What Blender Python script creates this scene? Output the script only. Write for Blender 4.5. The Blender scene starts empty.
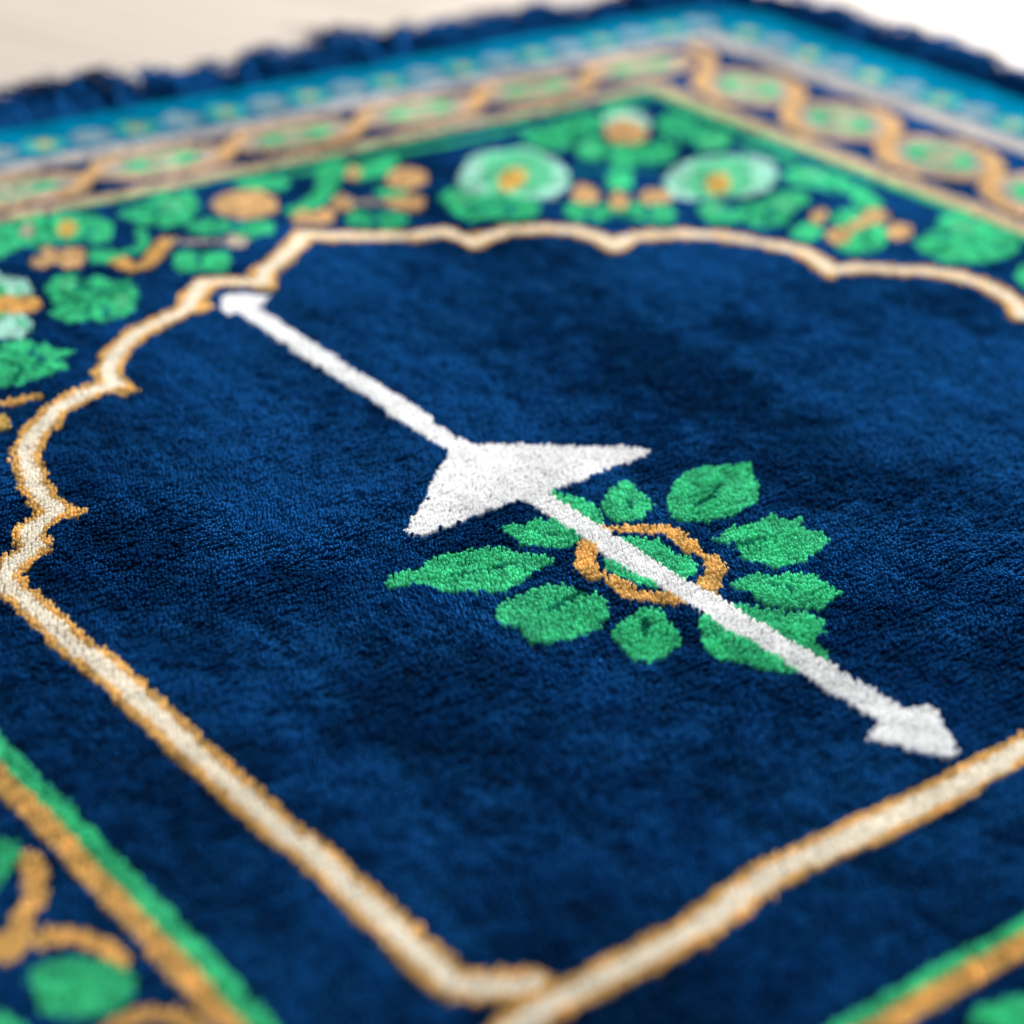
"""Close-up of a cut-pile prayer rug on a pale floor.  Everything is built in rug
coordinates (millimetres from the rug's centre, x across, y along the arrow)."""
import bpy, math
import numpy as np
from mathutils import Matrix, Vector

rng = np.random.default_rng(7)
sc = bpy.context.scene
COL = sc.collection
U = 0.270                       # metres per drawing unit
AC, BC = 1.59, 1.39             # rug centre in drawing units

# ------------------------------------------------------------------ camera numbers
F_PX, PITCH, ROLL = 2066.8, 0.49485, 0.03937
fwd = np.array([0, math.cos(PITCH), -math.sin(PITCH)])
rt0 = np.array([1.0, 0, 0]); up0 = np.cross(rt0, fwd)
RIGHT = rt0 * math.cos(ROLL) + up0 * math.sin(ROLL)
UP = -rt0 * math.sin(ROLL) + up0 * math.cos(ROLL)
PILE = 0.0060                   # height of the pile tips over the floor
CAM = np.array([0, 0, U + PILE - 0.0002])
YAW = 2.24935221
AX_A = np.array([math.cos(YAW), math.sin(YAW)])
AX_B = np.array([math.cos(YAW - math.pi / 2), math.sin(YAW - math.pi / 2)])
RUG_XY = (AC * AX_A + BC * AX_B) * U
RUG_ROT = YAW - math.pi / 2

# ------------------------------------------------------------------ materials
def lin(r, g, b):
    f = lambda c: c / 12.92 if c <= 0.04045 else ((c + 0.055) / 1.055) ** 2.4
    return (f(r / 255), f(g / 255), f(b / 255), 1)

COLOURS = {
    'navy': (0.0005, 0.0098, 0.044), 'green': (0.058, 0.56, 0.265), 'lgreen': (0.12, 0.56, 0.30),
    'dgreen': (0.010, 0.21, 0.12), 'dgreen2': (0.012, 0.26, 0.15), 'dteal': (0.01, 0.20, 0.24), 'gold': (0.74, 0.465, 0.155), 'hazegold': (0.66, 0.44, 0.215),  # paler gold: far haze put into the yarn colour
    'cream': (0.94, 0.88, 0.76), 'white': (0.94, 0.94, 0.94), 'teal': (0.0, 0.205, 0.36),
    'tan': (0.50, 0.43, 0.34), 'pale': (0.44, 0.72, 0.63), 'yellow': (0.68, 0.48, 0.14),
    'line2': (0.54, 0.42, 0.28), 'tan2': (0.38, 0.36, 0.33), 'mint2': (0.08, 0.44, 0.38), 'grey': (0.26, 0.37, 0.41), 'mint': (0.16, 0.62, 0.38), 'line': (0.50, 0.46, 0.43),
}

def yarn_material(name, col):
    m = bpy.data.materials.new(name + '_yarn'); m.use_nodes = True
    nt = m.node_tree; N = nt.nodes; L = nt.links
    b = N['Principled BSDF']; out = N['Material Output']
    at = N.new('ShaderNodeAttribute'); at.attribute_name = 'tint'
    # dye varies a little from yarn to yarn and very slowly over the weave; tint also carries painted nap shading
    tc = N.new('ShaderNodeTexCoord')
    no = N.new('ShaderNodeTexNoise'); no.inputs['Scale'].default_value = 38; no.inputs['Detail'].default_value = 3
    L.new(tc.outputs['Object'], no.inputs['Vector'])
    mr = N.new('ShaderNodeMapRange'); mr.inputs['To Min'].default_value = 0.88; mr.inputs['To Max'].default_value = 1.12
    L.new(no.outputs['Fac'], mr.inputs['Value'])
    mu = N.new('ShaderNodeMath'); mu.operation = 'MULTIPLY'
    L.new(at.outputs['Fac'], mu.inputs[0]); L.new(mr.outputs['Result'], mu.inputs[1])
    vm = N.new('ShaderNodeVectorMath'); vm.operation = 'SCALE'
    vm.inputs[0].default_value = col[:3]
    L.new(mu.outputs[0], vm.inputs['Scale'])
    N.remove(b)
    # dyed yarn: coloured all through, so its gloss and bloom are coloured as well
    t = [(c / max(col[:3])) ** 0.8 for c in col[:3]]
    df = N.new('ShaderNodeBsdfDiffuse'); L.new(vm.outputs['Vector'], df.inputs['Color']); df.inputs['Roughness'].default_value = 0.3
    tr = N.new('ShaderNodeBsdfTranslucent'); L.new(vm.outputs['Vector'], tr.inputs['Color'])
    mx = N.new('ShaderNodeMixShader'); mx.inputs[0].default_value = 0.18
    L.new(df.outputs[0], mx.inputs[1]); L.new(tr.outputs[0], mx.inputs[2])
    gk, sk = GLOSS.get(name, (0.05, 0.06))
    gl = N.new('ShaderNodeBsdfAnisotropic'); gl.inputs['Roughness'].default_value = 0.42
    gl.inputs['Color'].default_value = (*[c * gk for c in t], 1)
    sh = N.new('ShaderNodeBsdfSheen'); sh.inputs['Roughness'].default_value = 0.45; sh.inputs['Color'].default_value = (*[c * sk for c in t], 1)
    a1 = N.new('ShaderNodeAddShader'); a2 = N.new('ShaderNodeAddShader')
    L.new(gl.outputs[0], a1.inputs[0]); L.new(sh.outputs[0], a1.inputs[1])
    L.new(mx.outputs[0], a2.inputs[0]); L.new(a1.outputs[0], a2.inputs[1]); L.new(a2.outputs[0], out.inputs['Surface'])
    return m
GLOSS = {'navy': (0.060, 0.150), 'teal': (0.03, 0.08), 'dgreen': (0.01, 0.02), 'dgreen2': (0.01, 0.02), 'dteal': (0.01, 0.02), 'white': (0.02, 0.02), 'cream': (0.02, 0.02)}
MATS = {k: yarn_material(k, v) for k, v in COLOURS.items()}

# ------------------------------------------------------------------ objects
def link(o, parent=None):
    COL.objects.link(o)
    if parent is not None: o.parent = parent
    return o

def empty(name, loc, rz=0.0):
    o = bpy.data.objects.new(name, None); o.location = loc; o.rotation_euler = (0, 0, rz)
    o.empty_display_size = 0.05
    return link(o)

def mesh_tris(name, V, T, mat, parent=None, tint=None, smooth=False):
    me = bpy.data.meshes.new(name)
    n, t = len(V), len(T)
    me.vertices.add(n); me.vertices.foreach_set('co', np.ascontiguousarray(V, np.float32).ravel())
    me.loops.add(t * 3); me.loops.foreach_set('vertex_index', np.ascontiguousarray(T, np.int32).ravel())
    me.polygons.add(t); me.polygons.foreach_set('loop_start', np.arange(0, t * 3, 3, dtype=np.int32))
    me.update(calc_edges=True)
    me.polygons.foreach_set('use_smooth', np.full(t, smooth))
    if tint is not None:
        a = me.attributes.new('tint', 'FLOAT', 'POINT'); a.data.foreach_set('value', np.ascontiguousarray(tint, np.float32))
    me.materials.append(mat)
    return link(bpy.data.objects.new(name, me), parent)

# ------------------------------------------------------------------ smooth noise
def vnoise(x, y, scale, seed, octaves=3):
    r = np.random.default_rng(seed); out = np.zeros_like(x); amp = 1.0; tot = 0
    for o in range(octaves):
        g = r.random((256, 256)); s = scale / 2 ** o
        X = x / s + 1000; Y = y / s + 1000
        i = np.floor(X).astype(int); j = np.floor(Y).astype(int); fx = X - i; fy = Y - j
        fx = fx * fx * (3 - 2 * fx); fy = fy * fy * (3 - 2 * fy)
        i &= 255; j &= 255; i2 = (i + 1) & 255; j2 = (j + 1) & 255
        out += amp * ((g[i, j] * (1 - fx) + g[i2, j] * fx) * (1 - fy) + (g[i, j2] * (1 - fx) + g[i2, j2] * fx) * fy)
        tot += amp; amp *= 0.5
    return out / tot

# ------------------------------------------------------------------ the woven design
# id | part name | parent id | yarn | p(olygon) or s(troke) | stroke width mm | points mm
SHAPES = '''
archo|arch_outline||gold|s|9.2|-175.9,-193.0 -181.7,-190.3 -186.9,-186.6 -188.6,-182.1 -188.5,-174.7 -187.8,-166.4 -188.8,-131.3 -189.6,-116.2 -189.1,-99.5 -189.1,-80.1 -189.8,-63.7 -190.3,-17.4 -190.8,-8.6 -191.4,0.8 -190.0,7.8 -185.1,12.6 -179.0,15.4 -175.5,18.3 -174.9,23.7 -171.1,27.2 -163.6,31.0 -162.7,39.4 -161.8,48.1 -158.3,58.1 -154.0,68.1 -145.8,78.2 -134.3,88.4 -124.5,92.8 -116.8,94.5 -111.2,94.3 -109.0,103.4 -98.9,115.9 -86.8,125.0 -72.9,130.6 -63.2,133.3 -59.2,138.9 -55.4,142.7 -47.5,150.3 -42.2,148.0 -33.6,142.4 -29.9,140.0 -25.7,148.2 -14.4,154.4 -1.6,163.5 6.2,170.3 11.8,164.4 25.2,155.8 39.9,148.9 51.5,145.0 52.8,137.6 52.9,129.8 61.8,133.7 72.0,134.4 85.2,128.5 92.6,118.8 95.5,108.5 93.6,98.9 104.5,102.7 114.5,101.2 124.6,95.9 136.1,85.0 144.9,70.8 148.8,57.6 147.5,46.7 143.7,40.0 148.4,38.1 155.9,35.0 164.3,27.9 174.1,20.4 179.2,10.4 181.1,-0.9 179.5,-10.9 176.7,-18.7 170.4,-26.1 180.9,-35.1 189.0,-45.9 189.0,-178.2 180.9,-190.4
archo|arch_outline||gold|p|0|-161.4,42.1 -160.5,33.7 -155.4,25.4 -164.2,25.2 -167.2,32.1
archo|arch_outline||gold|p|0|-110.5,100.0 -108.0,93.9 -106.0,87.4 -113.7,86.4 -117.3,92.3
archo|arch_outline||gold|p|0|-58.8,142.8 -54.4,132.7 -55.5,129.4 -61.1,129.0 -65.8,134.0
archo|arch_outline||gold|p|0|-27.9,148.5 -27.9,135.5 -30.1,132.7 -34.5,133.3 -36.9,140.3
archo|arch_outline||gold|p|0|52.2,136.1 59.9,131.2 51.7,125.8 49.3,126.2
archo|arch_outline||gold|p|0|93.5,106.1 102.5,100.3 92.3,95.1 90.4,96.2
archo|arch_outline||gold|p|0|146.0,47.7 149.1,38.8 141.0,33.9 137.2,34.1
archo|arch_outline||gold|p|0|-174.8,21.0 -172.9,13.2 -175.6,11.8 -178.7,15.9
core|core_line|archo|cream|s|4.6|-175.9,-193.0 -181.7,-190.3 -186.9,-186.6 -188.6,-182.1 -188.5,-174.7 -187.8,-166.4 -188.8,-131.3 -189.6,-116.2 -189.1,-99.5 -189.1,-80.1 -189.8,-63.7 -190.3,-17.4 -190.8,-8.6 -191.4,0.8 -190.0,7.8 -185.1,12.6 -179.0,15.4 -175.5,18.3 -174.9,23.7 -171.1,27.2 -163.6,31.0 -162.7,39.4 -161.8,48.1 -158.3,58.1 -154.0,68.1 -145.8,78.2 -134.3,88.4 -124.5,92.8 -116.8,94.5 -111.2,94.3 -109.0,103.4 -98.9,115.9 -86.8,125.0 -72.9,130.6 -63.2,133.3 -59.2,138.9 -55.4,142.7 -47.5,150.3 -42.2,148.0 -33.6,142.4 -29.9,140.0 -25.7,148.2 -14.4,154.4 -1.6,163.5 6.2,170.3 11.8,164.4 25.2,155.8 39.9,148.9 51.5,145.0 52.8,137.6 52.9,129.8 61.8,133.7 72.0,134.4 85.2,128.5 92.6,118.8 95.5,108.5 93.6,98.9 104.5,102.7 114.5,101.2 124.6,95.9 136.1,85.0 144.9,70.8 148.8,57.6 147.5,46.7 143.7,40.0 148.4,38.1 155.9,35.0 164.3,27.9 174.1,20.4 179.2,10.4 181.1,-0.9 179.5,-10.9 176.7,-18.7 170.4,-26.1 180.9,-35.1 189.0,-45.9 189.0,-178.2 180.9,-190.4
archo|arch_outline||gold|s|9.5|-201.8,-205.4 -190.3,-202.4 -181.7,-200.3 -176.3,-200.0 -168.1,-200.0 -159.9,-199.8 -137.3,-199.7 -113.0,-196.4 -87.8,-197.0 -61.3,-197.0 -33.8,-196.9 15.0,-195.5 80.2,-194.1
core|core_line|archo|cream|s|5|-201.8,-205.4 -190.3,-202.4 -182.0,-200.7 -176.5,-200.2 -168.3,-200.2 -160.1,-200.0 -137.5,-199.9 -113.3,-196.7 -88.1,-197.3 -61.3,-197.0 -33.8,-196.9 15.0,-195.5 80.2,-194.1
l1|leaf||green|p|0|-13.6,-52.0 -5.7,-48.3 4.3,-49.7 6.8,-52.2 11.5,-52.3 16.6,-52.3 10.6,-59.3 6.9,-65.8 -1.4,-74.0 -9.7,-74.7 -19.8,-73.5 -26.8,-68.1 -22.4,-59.8 -17.9,-55.6
v1|vein|l1|dgreen|s|1.5|-16.7,-65.1 -9.3,-63.6 -1.0,-59.7
l2|leaf||green|p|0|-23.0,-43.4 -24.0,-51.5 -25.6,-58.3 -33.4,-63.5 -39.3,-61.6 -40.6,-55.9 -36.5,-48.8 -30.4,-45.0
v2|vein|l2|dgreen|s|1.8|-30.0,-52.4 -32.1,-56.1
l3|leaf||green|p|0|-44.6,-33.9 -41.4,-41.2 -39.2,-49.1 -42.2,-56.9 -47.7,-61.4 -49.8,-53.1
l4|leaf||green|p|0|-69.5,-43.8 -65.0,-45.5 -60.1,-45.4 -56.4,-48.7 -52.2,-48.7 -52.4,-55.5 -54.5,-61.5 -61.6,-63.3 -66.9,-59.7 -70.1,-54.2 -70.0,-48.9
v4|vein|l4|dgreen|s|1.3|-64.2,-51.5 -59.1,-56.4
l5|leaf||green|p|0|-111.8,-50.7 -107.4,-49.3 -100.3,-50.4 -94.9,-48.4 -90.4,-47.6 -85.6,-49.5 -79.6,-50.4 -75.5,-53.8 -71.9,-59.6 -67.7,-65.0 -68.7,-67.5 -75.6,-68.6 -83.3,-72.1 -91.2,-72.2 -98.1,-66.8 -103.1,-62.8 -105.4,-57.6 -110.7,-53.9
v5|vein|l5|dgreen|s|1.5|-95.1,-58.4 -86.7,-61.0 -77.4,-62.3
l6|leaf||green|p|0|-98.4,-81.5 -93.5,-77.2 -88.6,-75.8 -83.8,-76.0 -77.6,-76.0 -72.8,-79.2 -72.3,-82.7 -74.2,-83.8 -70.1,-86.1 -70.1,-90.9 -73.2,-96.5 -79.4,-99.9 -88.4,-101.1 -96.4,-96.8 -98.0,-92.8 -96.1,-88.4 -99.0,-85.2
v6|vein|l6|dgreen|s|2.1|-71.8,-83.7 -78.2,-84.2 -85.8,-86.7
l7|leaf||green|p|0|-80.3,-103.3 -71.0,-99.8 -63.1,-98.8 -61.1,-101.9 -63.3,-108.6 -66.9,-116.0 -72.9,-118.6 -80.9,-120.3 -83.0,-114.9 -80.4,-108.4
v7|vein|l7|dgreen|s|2.1|-67.9,-103.1 -71.9,-108.5
l8|leaf||green|p|0|-53.1,-109.8 -58.1,-112.2 -64.1,-119.6 -66.1,-127.2 -60.6,-131.0 -59.4,-136.8 -54.7,-141.7 -46.5,-144.1 -42.9,-143.3 -39.6,-138.3 -38.7,-133.2 -34.7,-134.2 -30.7,-130.6 -30.6,-124.1 -39.3,-116.9 -43.4,-110.5
l9|leaf||green|p|0|-38.0,-102.5 -27.7,-102.6 -26.1,-105.6 -20.6,-107.5 -15.8,-112.6 -16.7,-114.6 -16.5,-122.8 -22.1,-123.9 -28.9,-123.4 -34.4,-118.5 -37.1,-113.6 -36.5,-108.5
v9|vein|l9|dgreen|s|1.8|-29.2,-109.1 -25.3,-113.7
l10|leaf||green|p|0|-24.6,-81.9 -16.3,-79.3 -7.6,-81.8 -2.7,-80.2 -0.9,-86.3 3.5,-86.5 -0.7,-91.9 1.8,-96.4 0.8,-101.1 -6.6,-103.5 -12.1,-105.6 -21.5,-103.0 -25.5,-95.8 -24.3,-90.7 -18.6,-88.6 -23.5,-85.9
v10|vein|l10|dgreen|s|1.5|-24.1,-88.9 -18.0,-88.3 -10.2,-89.6
ring|flower_ring||gold|p|0|-44.3,-60.3 -38.4,-64.3 -30.4,-69.7 -28.6,-75.0 -30.1,-81.5 -32.4,-85.2 -29.7,-89.0 -31.8,-96.0 -37.7,-98.3 -40.1,-102.9 -45.5,-106.0 -52.0,-106.3 -54.3,-103.5 -58.8,-99.3 -65.2,-93.0 -64.6,-85.5 -63.1,-82.2 -67.1,-80.1 -66.3,-72.4 -62.0,-68.9 -57.2,-63.0 -52.3,-61.0 -48.8,-59.3
ringn|ring_ground|ring|navy|p|0|-46.3,-63.6 -39.8,-68.7 -35.5,-73.0 -35.4,-77.8 -34.9,-83.4 -34.3,-88.4 -37.0,-92.5 -40.7,-95.0 -44.1,-97.1 -50.2,-97.9 -55.9,-95.3 -60.0,-90.5 -59.6,-84.7 -60.7,-78.2 -59.1,-73.4 -53.8,-69.2
fc|flower_centre|ring|green|p|0|-55.0,-71.7 -50.8,-70.0 -46.3,-66.4 -42.8,-69.4 -38.8,-72.2 -37.6,-79.0 -38.5,-81.6 -36.6,-86.2 -38.4,-91.4 -44.6,-94.2 -53.8,-92.9 -58.3,-89.8 -59.0,-83.7 -59.7,-78.2
arr|arrow||white|s|8.4|-47.1,122.9 -49.8,-0.3
arr|arrow||white|s|8.8|-49.5,-32.8 -50.2,-80.8 -49.5,-106.2 -48.2,-138.5 -48.3,-173.4
ahead|arrowhead|arr|white|p|0|-51.6,1.7 -46.7,3.9 -44.7,0.2 -33.7,-7.1 -17.1,-20.7 -9.0,-26.1 -4.0,-33.3 -16.6,-34.9 -38.6,-35.1 -45.9,-36.0 -52.8,-34.9 -62.7,-33.9 -80.2,-35.9 -92.9,-34.7 -91.9,-31.3 -79.6,-22.5 -70.2,-13.7 -55.3,-2.0
atip|arrow_tip|arr|white|p|0|-54.8,126.8 -49.5,135.7 -46.0,137.7 -35.1,128.5 -40.9,122.9 -45.0,124.5 -50.6,121.1 -54.5,121.6
atail|arrow_tail|arr|white|p|0|-47.5,-168.9 -44.8,-169.2 -36.6,-171.3 -41.3,-179.3 -46.4,-188.1 -50.1,-188.0 -55.0,-181.1 -60.5,-172.8 -54.9,-170.3
vinea|vine_scroll||gold|s|4.8|-237.0,-102.6 -239.3,-109.8 -243.2,-116.8 -249.3,-122.3 -255.9,-124.5 -263.7,-127.9
vinea|vine_scroll||gold|s|4.8|-255.0,-127.0 -247.2,-126.7 -239.8,-130.9 -237.9,-135.5 -237.9,-140.9
mb1|leaf||green|p|0|-254.1,-134.7 -248.6,-133.3 -242.8,-136.7 -238.8,-141.4 -237.3,-146.7 -241.0,-152.7 -245.9,-154.6 -252.4,-151.3 -255.7,-145.6
mb2|leaf||green|p|0|-254.1,-107.1 -243.9,-94.5 -238.3,-92.2 -237.0,-96.0 -238.3,-100.5 -242.4,-104.4 -247.1,-108.2
vineb|vine_scroll||gold|s|4.4|-250.4,-159.3 -245.5,-156.9 -239.3,-158.0 -236.0,-161.7 -234.9,-167.1
mb3|leaf||green|p|0|-265.4,-140.3 -261.2,-144.3 -259.7,-149.4 -265.0,-152.1 -270.3,-146.6
mb4|leaf||green|p|0|-112.8,-249.6 -104.8,-250.2 -97.2,-253.8 -97.4,-258.9 -107.7,-260.0 -114.1,-254.4
s1|leaf_cluster||green|p|0|-93.9,177.1 -87.2,181.4 -80.8,181.6 -79.9,174.5 -73.7,174.8 -73.0,166.8 -66.5,164.8 -69.2,156.9 -77.3,143.6 -84.2,139.0 -93.3,139.0 -101.9,144.6 -103.5,153.6 -97.4,162.8
s1v|vein|s1|dgreen|s|2.3|-92.9,160.9 -91.2,155.6
s1w|vein|s1|dgreen|s|2.3|-85.1,158.9 -84.4,155.3
s2|leaf_cluster||green|p|0|-135.4,144.5 -127.3,140.1 -120.3,140.3 -115.4,136.1 -115.1,128.4 -109.8,123.1 -116.2,118.1 -119.2,110.2 -127.4,112.0 -135.4,109.4 -141.0,111.4 -146.6,120.3
s2v|vein|s2|dgreen|s|2.3|-131.9,127.5 -130.7,123.1
s3|flower||pale|p|0|-114.6,201.3 -101.2,202.4 -101.5,193.9 -97.3,189.0 -96.3,181.9 -99.6,174.5 -104.5,172.6 -109.8,161.7 -109.6,153.6 -114.5,145.0 -120.1,142.0 -125.2,144.4 -130.7,141.5 -136.0,154.3
s3i|flower_eye|s3|green|p|0|-109.6,169.6 -113.3,163.3 -117.4,159.0 -120.9,157.5 -123.3,159.1 -124.0,163.4 -123.1,169.7 -120.5,176.7 -116.7,183.3 -112.6,187.9 -108.9,189.5 -106.4,187.9 -105.7,183.4 -106.8,176.8
s3c|flower_centre|s3|gold|p|0|-119.0,179.9 -107.9,176.8 -100.4,169.9 -100.8,164.0 -105.0,158.5 -112.3,160.3 -123.4,170.5
s4|scroll||gold|s|3.6|-151.7,102.5 -144.4,100.9 -135.1,100.6
s5|bud||yellow|p|0|-149.1,88.4 -150.3,86.4 -151.6,85.0 -152.7,84.6 -153.4,85.1 -153.7,86.4 -153.3,88.4 -152.5,90.7 -151.3,92.7 -150.0,94.1 -148.9,94.6 -148.1,94.1 -147.9,92.7 -148.3,90.7
s6|bow||lgold|p|0|-89.0,196.8 -81.2,206.4 -75.9,209.9 -75.3,202.7 -70.1,203.9 -66.9,199.5 -70.3,191.5 -74.9,185.5 -79.8,186.4 -80.7,193.7 -86.8,192.1
s6b|leaf||green|p|0|-66.7,198.3 -58.2,195.1 -58.0,188.1 -63.4,182.5 -70.3,187.0
s7|leaf_cluster||green|p|0|-90.0,242.6 -79.7,239.6 -69.9,237.1 -57.8,235.6 -46.6,226.0 -47.2,214.1 -55.1,202.4 -65.8,204.6 -74.2,211.1 -85.1,212.4 -93.2,207.3 -104.5,211.2
s7c|bud|s7|yellow|p|0|-59.3,219.4 -61.4,216.1 -63.7,213.8 -65.7,213.0 -67.0,213.8 -67.4,216.2 -66.8,219.5 -65.3,223.2 -63.2,226.6 -60.9,229.0 -58.9,229.8 -57.5,228.9 -57.1,226.6 -57.8,223.1
s7d|bud|s7|tan|p|0|-73.1,225.8 -74.7,223.2 -76.3,221.3 -77.8,220.7 -78.7,221.2 -78.9,223.0 -78.4,225.6 -77.3,228.4 -75.7,231.1 -74.0,233.0 -72.6,233.7 -71.6,233.1 -71.4,231.3 -71.9,228.7
s8|leaf_cluster||green|p|0|-41.9,225.5 -32.8,228.5 -23.6,231.6 -13.9,236.0 -7.1,234.3 -6.9,225.0 -11.6,213.8 -21.1,204.8 -31.4,202.8 -36.3,207.2 -38.9,217.4
s8v|leaf_tip|s8|lgreen|p|0|-15.5,218.8 -17.6,216.3 -20.0,214.7 -22.3,214.5 -24.1,215.6 -25.0,217.9 -24.8,220.9 -23.6,224.0 -21.6,226.6 -19.2,228.2 -16.8,228.4 -15.0,227.3 -14.1,225.0 -14.3,221.9
s9|scroll||gold|s|6.2|-37.8,191.4 -43.6,186.9 -49.1,181.3 -54.4,176.8 -59.6,174.5 -62.0,177.2 -61.9,183.8
s9b|scroll||tan|s|3.2|-37.1,189.8 -29.3,183.6 -21.5,178.6
s9c|bud||tan|p|0|-14.2,176.3 -16.3,173.5 -18.7,171.8 -20.8,171.3 -22.2,172.2 -22.7,174.4 -22.2,177.3 -20.8,180.5 -18.7,183.2 -16.3,185.1 -14.2,185.5 -12.7,184.6 -12.2,182.4 -12.7,179.4
s10|tendril||green|s|4|-40.7,205.1 -46.1,193.2 -53.6,187.6 -60.5,190.8
s11|leaf||green|p|0|-43.6,177.7 -37.7,179.6 -32.7,174.2 -25.7,169.6 -30.0,161.0 -37.4,154.7 -42.8,160.4 -49.5,162.5 -47.8,170.3
s12|rosette||lgold|p|0|15.7,202.3 11.1,197.4 5.4,194.9 -0.3,195.1 -5.0,198.1 -7.7,203.2 -8.0,209.5 -5.7,215.8 -1.3,220.9 4.4,223.6 10.4,223.5 15.2,220.4 18.0,215.1 18.1,208.6
s13|leaf||green|p|0|10.8,229.7 19.8,233.5 32.1,231.3 33.9,221.9 26.1,214.7 15.9,219.8
s14|leaf_cluster||green|p|0|-27.0,198.8 -17.0,204.7 -10.2,200.4 -9.1,192.3 1.6,191.6 2.5,184.8 -4.1,176.9 -12.3,177.4 -16.7,187.4 -26.3,188.7
s15|leaf_cluster||green|s|8|57.7,227.8 45.0,212.2 30.1,197.7 16.9,193.2
s15b|leaf||green|p|0|47.4,230.0 60.7,236.0 66.1,232.6 58.1,217.8 45.7,209.0 42.4,216.6
s16|leaf||green|p|0|59.1,222.8 70.2,227.2 80.4,229.5 85.2,223.6 77.5,214.1 65.4,207.6 56.2,207.9
s16c|bud|s16|lgold|p|0|61.7,215.5 59.5,212.7 57.1,210.8 55.2,210.1 54.0,210.9 53.9,212.8 54.7,215.7 56.4,218.8 58.7,221.6 61.1,223.6 63.0,224.3 64.2,223.5 64.4,221.5 63.5,218.6
s13e|edge_vine||green|s|4|36.0,230.2 58.7,225.8 88.7,227.3 112.6,225.8 149.4,226.2 167.2,221.5
s17|rosette||lgold|p|0|80.3,196.9 76.6,193.2 72.4,191.2 68.3,191.1 65.3,193.0 63.8,196.6 64.2,201.1 66.4,205.6 70.0,209.4 74.3,211.6 78.4,211.7 81.6,209.8 83.0,206.1 82.6,201.5
s18|bud||lgold|p|0|41.0,188.2 38.4,185.3 35.6,183.5 33.0,183.2 31.2,184.4 30.5,186.8 31.0,190.0 32.7,193.4 35.2,196.4 38.1,198.2 40.7,198.6 42.5,197.4 43.3,194.9 42.7,191.6
s18b|scroll||tan|s|4|39.7,190.3 51.8,182.6
s18c|bud||lgold|p|0|63.7,175.1 60.7,172.2 57.0,170.7 53.5,170.9 50.6,172.7 49.1,175.8 49.2,179.5 50.8,183.3 53.8,186.2 57.5,187.8 61.1,187.7 64.0,185.8 65.6,182.7 65.4,178.9
s18g|leaf||green|p|0|53.6,196.0 62.1,194.7 66.0,188.2 58.8,184.8 52.4,188.8
s19|leaf_cluster||green|p|0|28.2,175.9 34.8,181.8 42.4,175.7 51.0,170.3 46.7,161.7 39.7,157.5 31.4,161.6 25.4,167.8
s20|bow||lgold|p|0|11.6,189.0 19.1,193.1 22.3,188.5 28.1,189.9 29.8,185.0 23.0,176.7 15.0,174.5 14.1,179.9 8.7,180.9
f1l|leaf_cluster||green|p|0|70.8,177.2 82.4,183.3 86.9,177.7 88.7,167.2 96.1,161.2 102.0,156.2 97.0,146.2 88.0,139.2 78.4,141.5 73.1,149.9 65.2,148.7 64.6,159.1
f1|flower||pale|p|0|91.3,191.4 105.5,205.2 117.0,211.1 124.7,207.8 135.0,204.4 137.4,191.1 132.7,173.8 121.4,158.7 108.8,151.9 99.7,156.3 92.6,166.1 84.2,172.7 85.0,181.6
f1i|flower_eye|f1|mint|p|0|95.9,184.6 114.0,203.9 130.5,207.8 134.5,194.7 128.8,177.4 115.5,162.4 102.0,161.2 91.4,167.9
f1c|flower_centre|f1|yellow|p|0|98.3,176.0 108.2,186.4 115.2,187.6 118.1,181.6 109.3,171.8 99.7,167.0 94.7,168.8
f1e|leaf_cluster||green|p|0|139.6,213.7 154.8,222.8 163.7,220.5 163.0,208.4 155.7,197.5 145.6,194.8 140.2,201.2
f1f|leaf_cluster||green|p|0|160.0,222.7 174.2,226.8 188.8,227.7 188.9,217.8 174.8,204.2 162.4,205.7 156.9,212.1
f1g|leaf||green|p|0|154.1,195.5 166.2,201.8 171.4,197.0 163.1,183.9 150.8,176.9 147.8,184.6
fs|stem||green|s|9|171.5,186.2 155.1,167.0 137.0,147.5
fsl|leaf_cluster||green|p|0|161.7,184.8 176.9,190.5 184.1,183.0 191.9,184.3 189.9,173.3 178.2,162.7 163.8,162.9 160.2,171.0 155.7,173.9
fsw|stem_branch||dteal|s|5|133.4,173.4 142.1,165.2 158.9,160.3 165.9,153.1
ft|rosette||pale|p|0|202.2,203.1 196.6,198.3 190.5,195.5 185.0,195.3 181.1,197.7 179.7,202.2 180.9,208.0 184.6,214.0 190.2,219.0 196.4,222.0 202.1,222.3 206.1,219.9 207.6,215.1 206.2,209.2
ftc|flower_centre|ft|lgold|p|0|192.6,194.7 187.3,189.9 181.6,187.0 176.6,186.6 173.3,188.7 172.2,192.8 173.7,198.3 177.4,204.1 182.7,209.1 188.6,212.2 193.8,212.7 197.2,210.6 198.2,206.2 196.6,200.6
ftl|leaf||green|p|0|196.2,229.8 210.3,232.9 220.7,228.3 218.8,222.7 205.5,224.0 190.7,219.9
ftr|leaf_cluster||green|p|0|203.7,202.2 217.9,209.8 222.3,200.6 221.4,188.1 222.0,175.1 208.4,161.8 196.7,163.1 198.4,174.1 196.5,187.7
fb1|bud||lgold|p|0|125.8,145.1 122.1,141.7 118.3,139.5 114.9,139.1 112.8,140.5 112.2,143.4 113.3,147.3 115.9,151.4 119.5,154.9 123.5,157.2 126.9,157.6 129.1,156.2 129.7,153.2 128.5,149.3
fb2|bud||lgold|p|0|147.0,127.7 143.5,124.8 139.7,123.0 136.3,122.9 134.0,124.4 133.2,127.2 134.1,130.7 136.4,134.4 139.9,137.5 143.7,139.3 147.2,139.4 149.6,137.9 150.4,135.1 149.5,131.4
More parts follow.
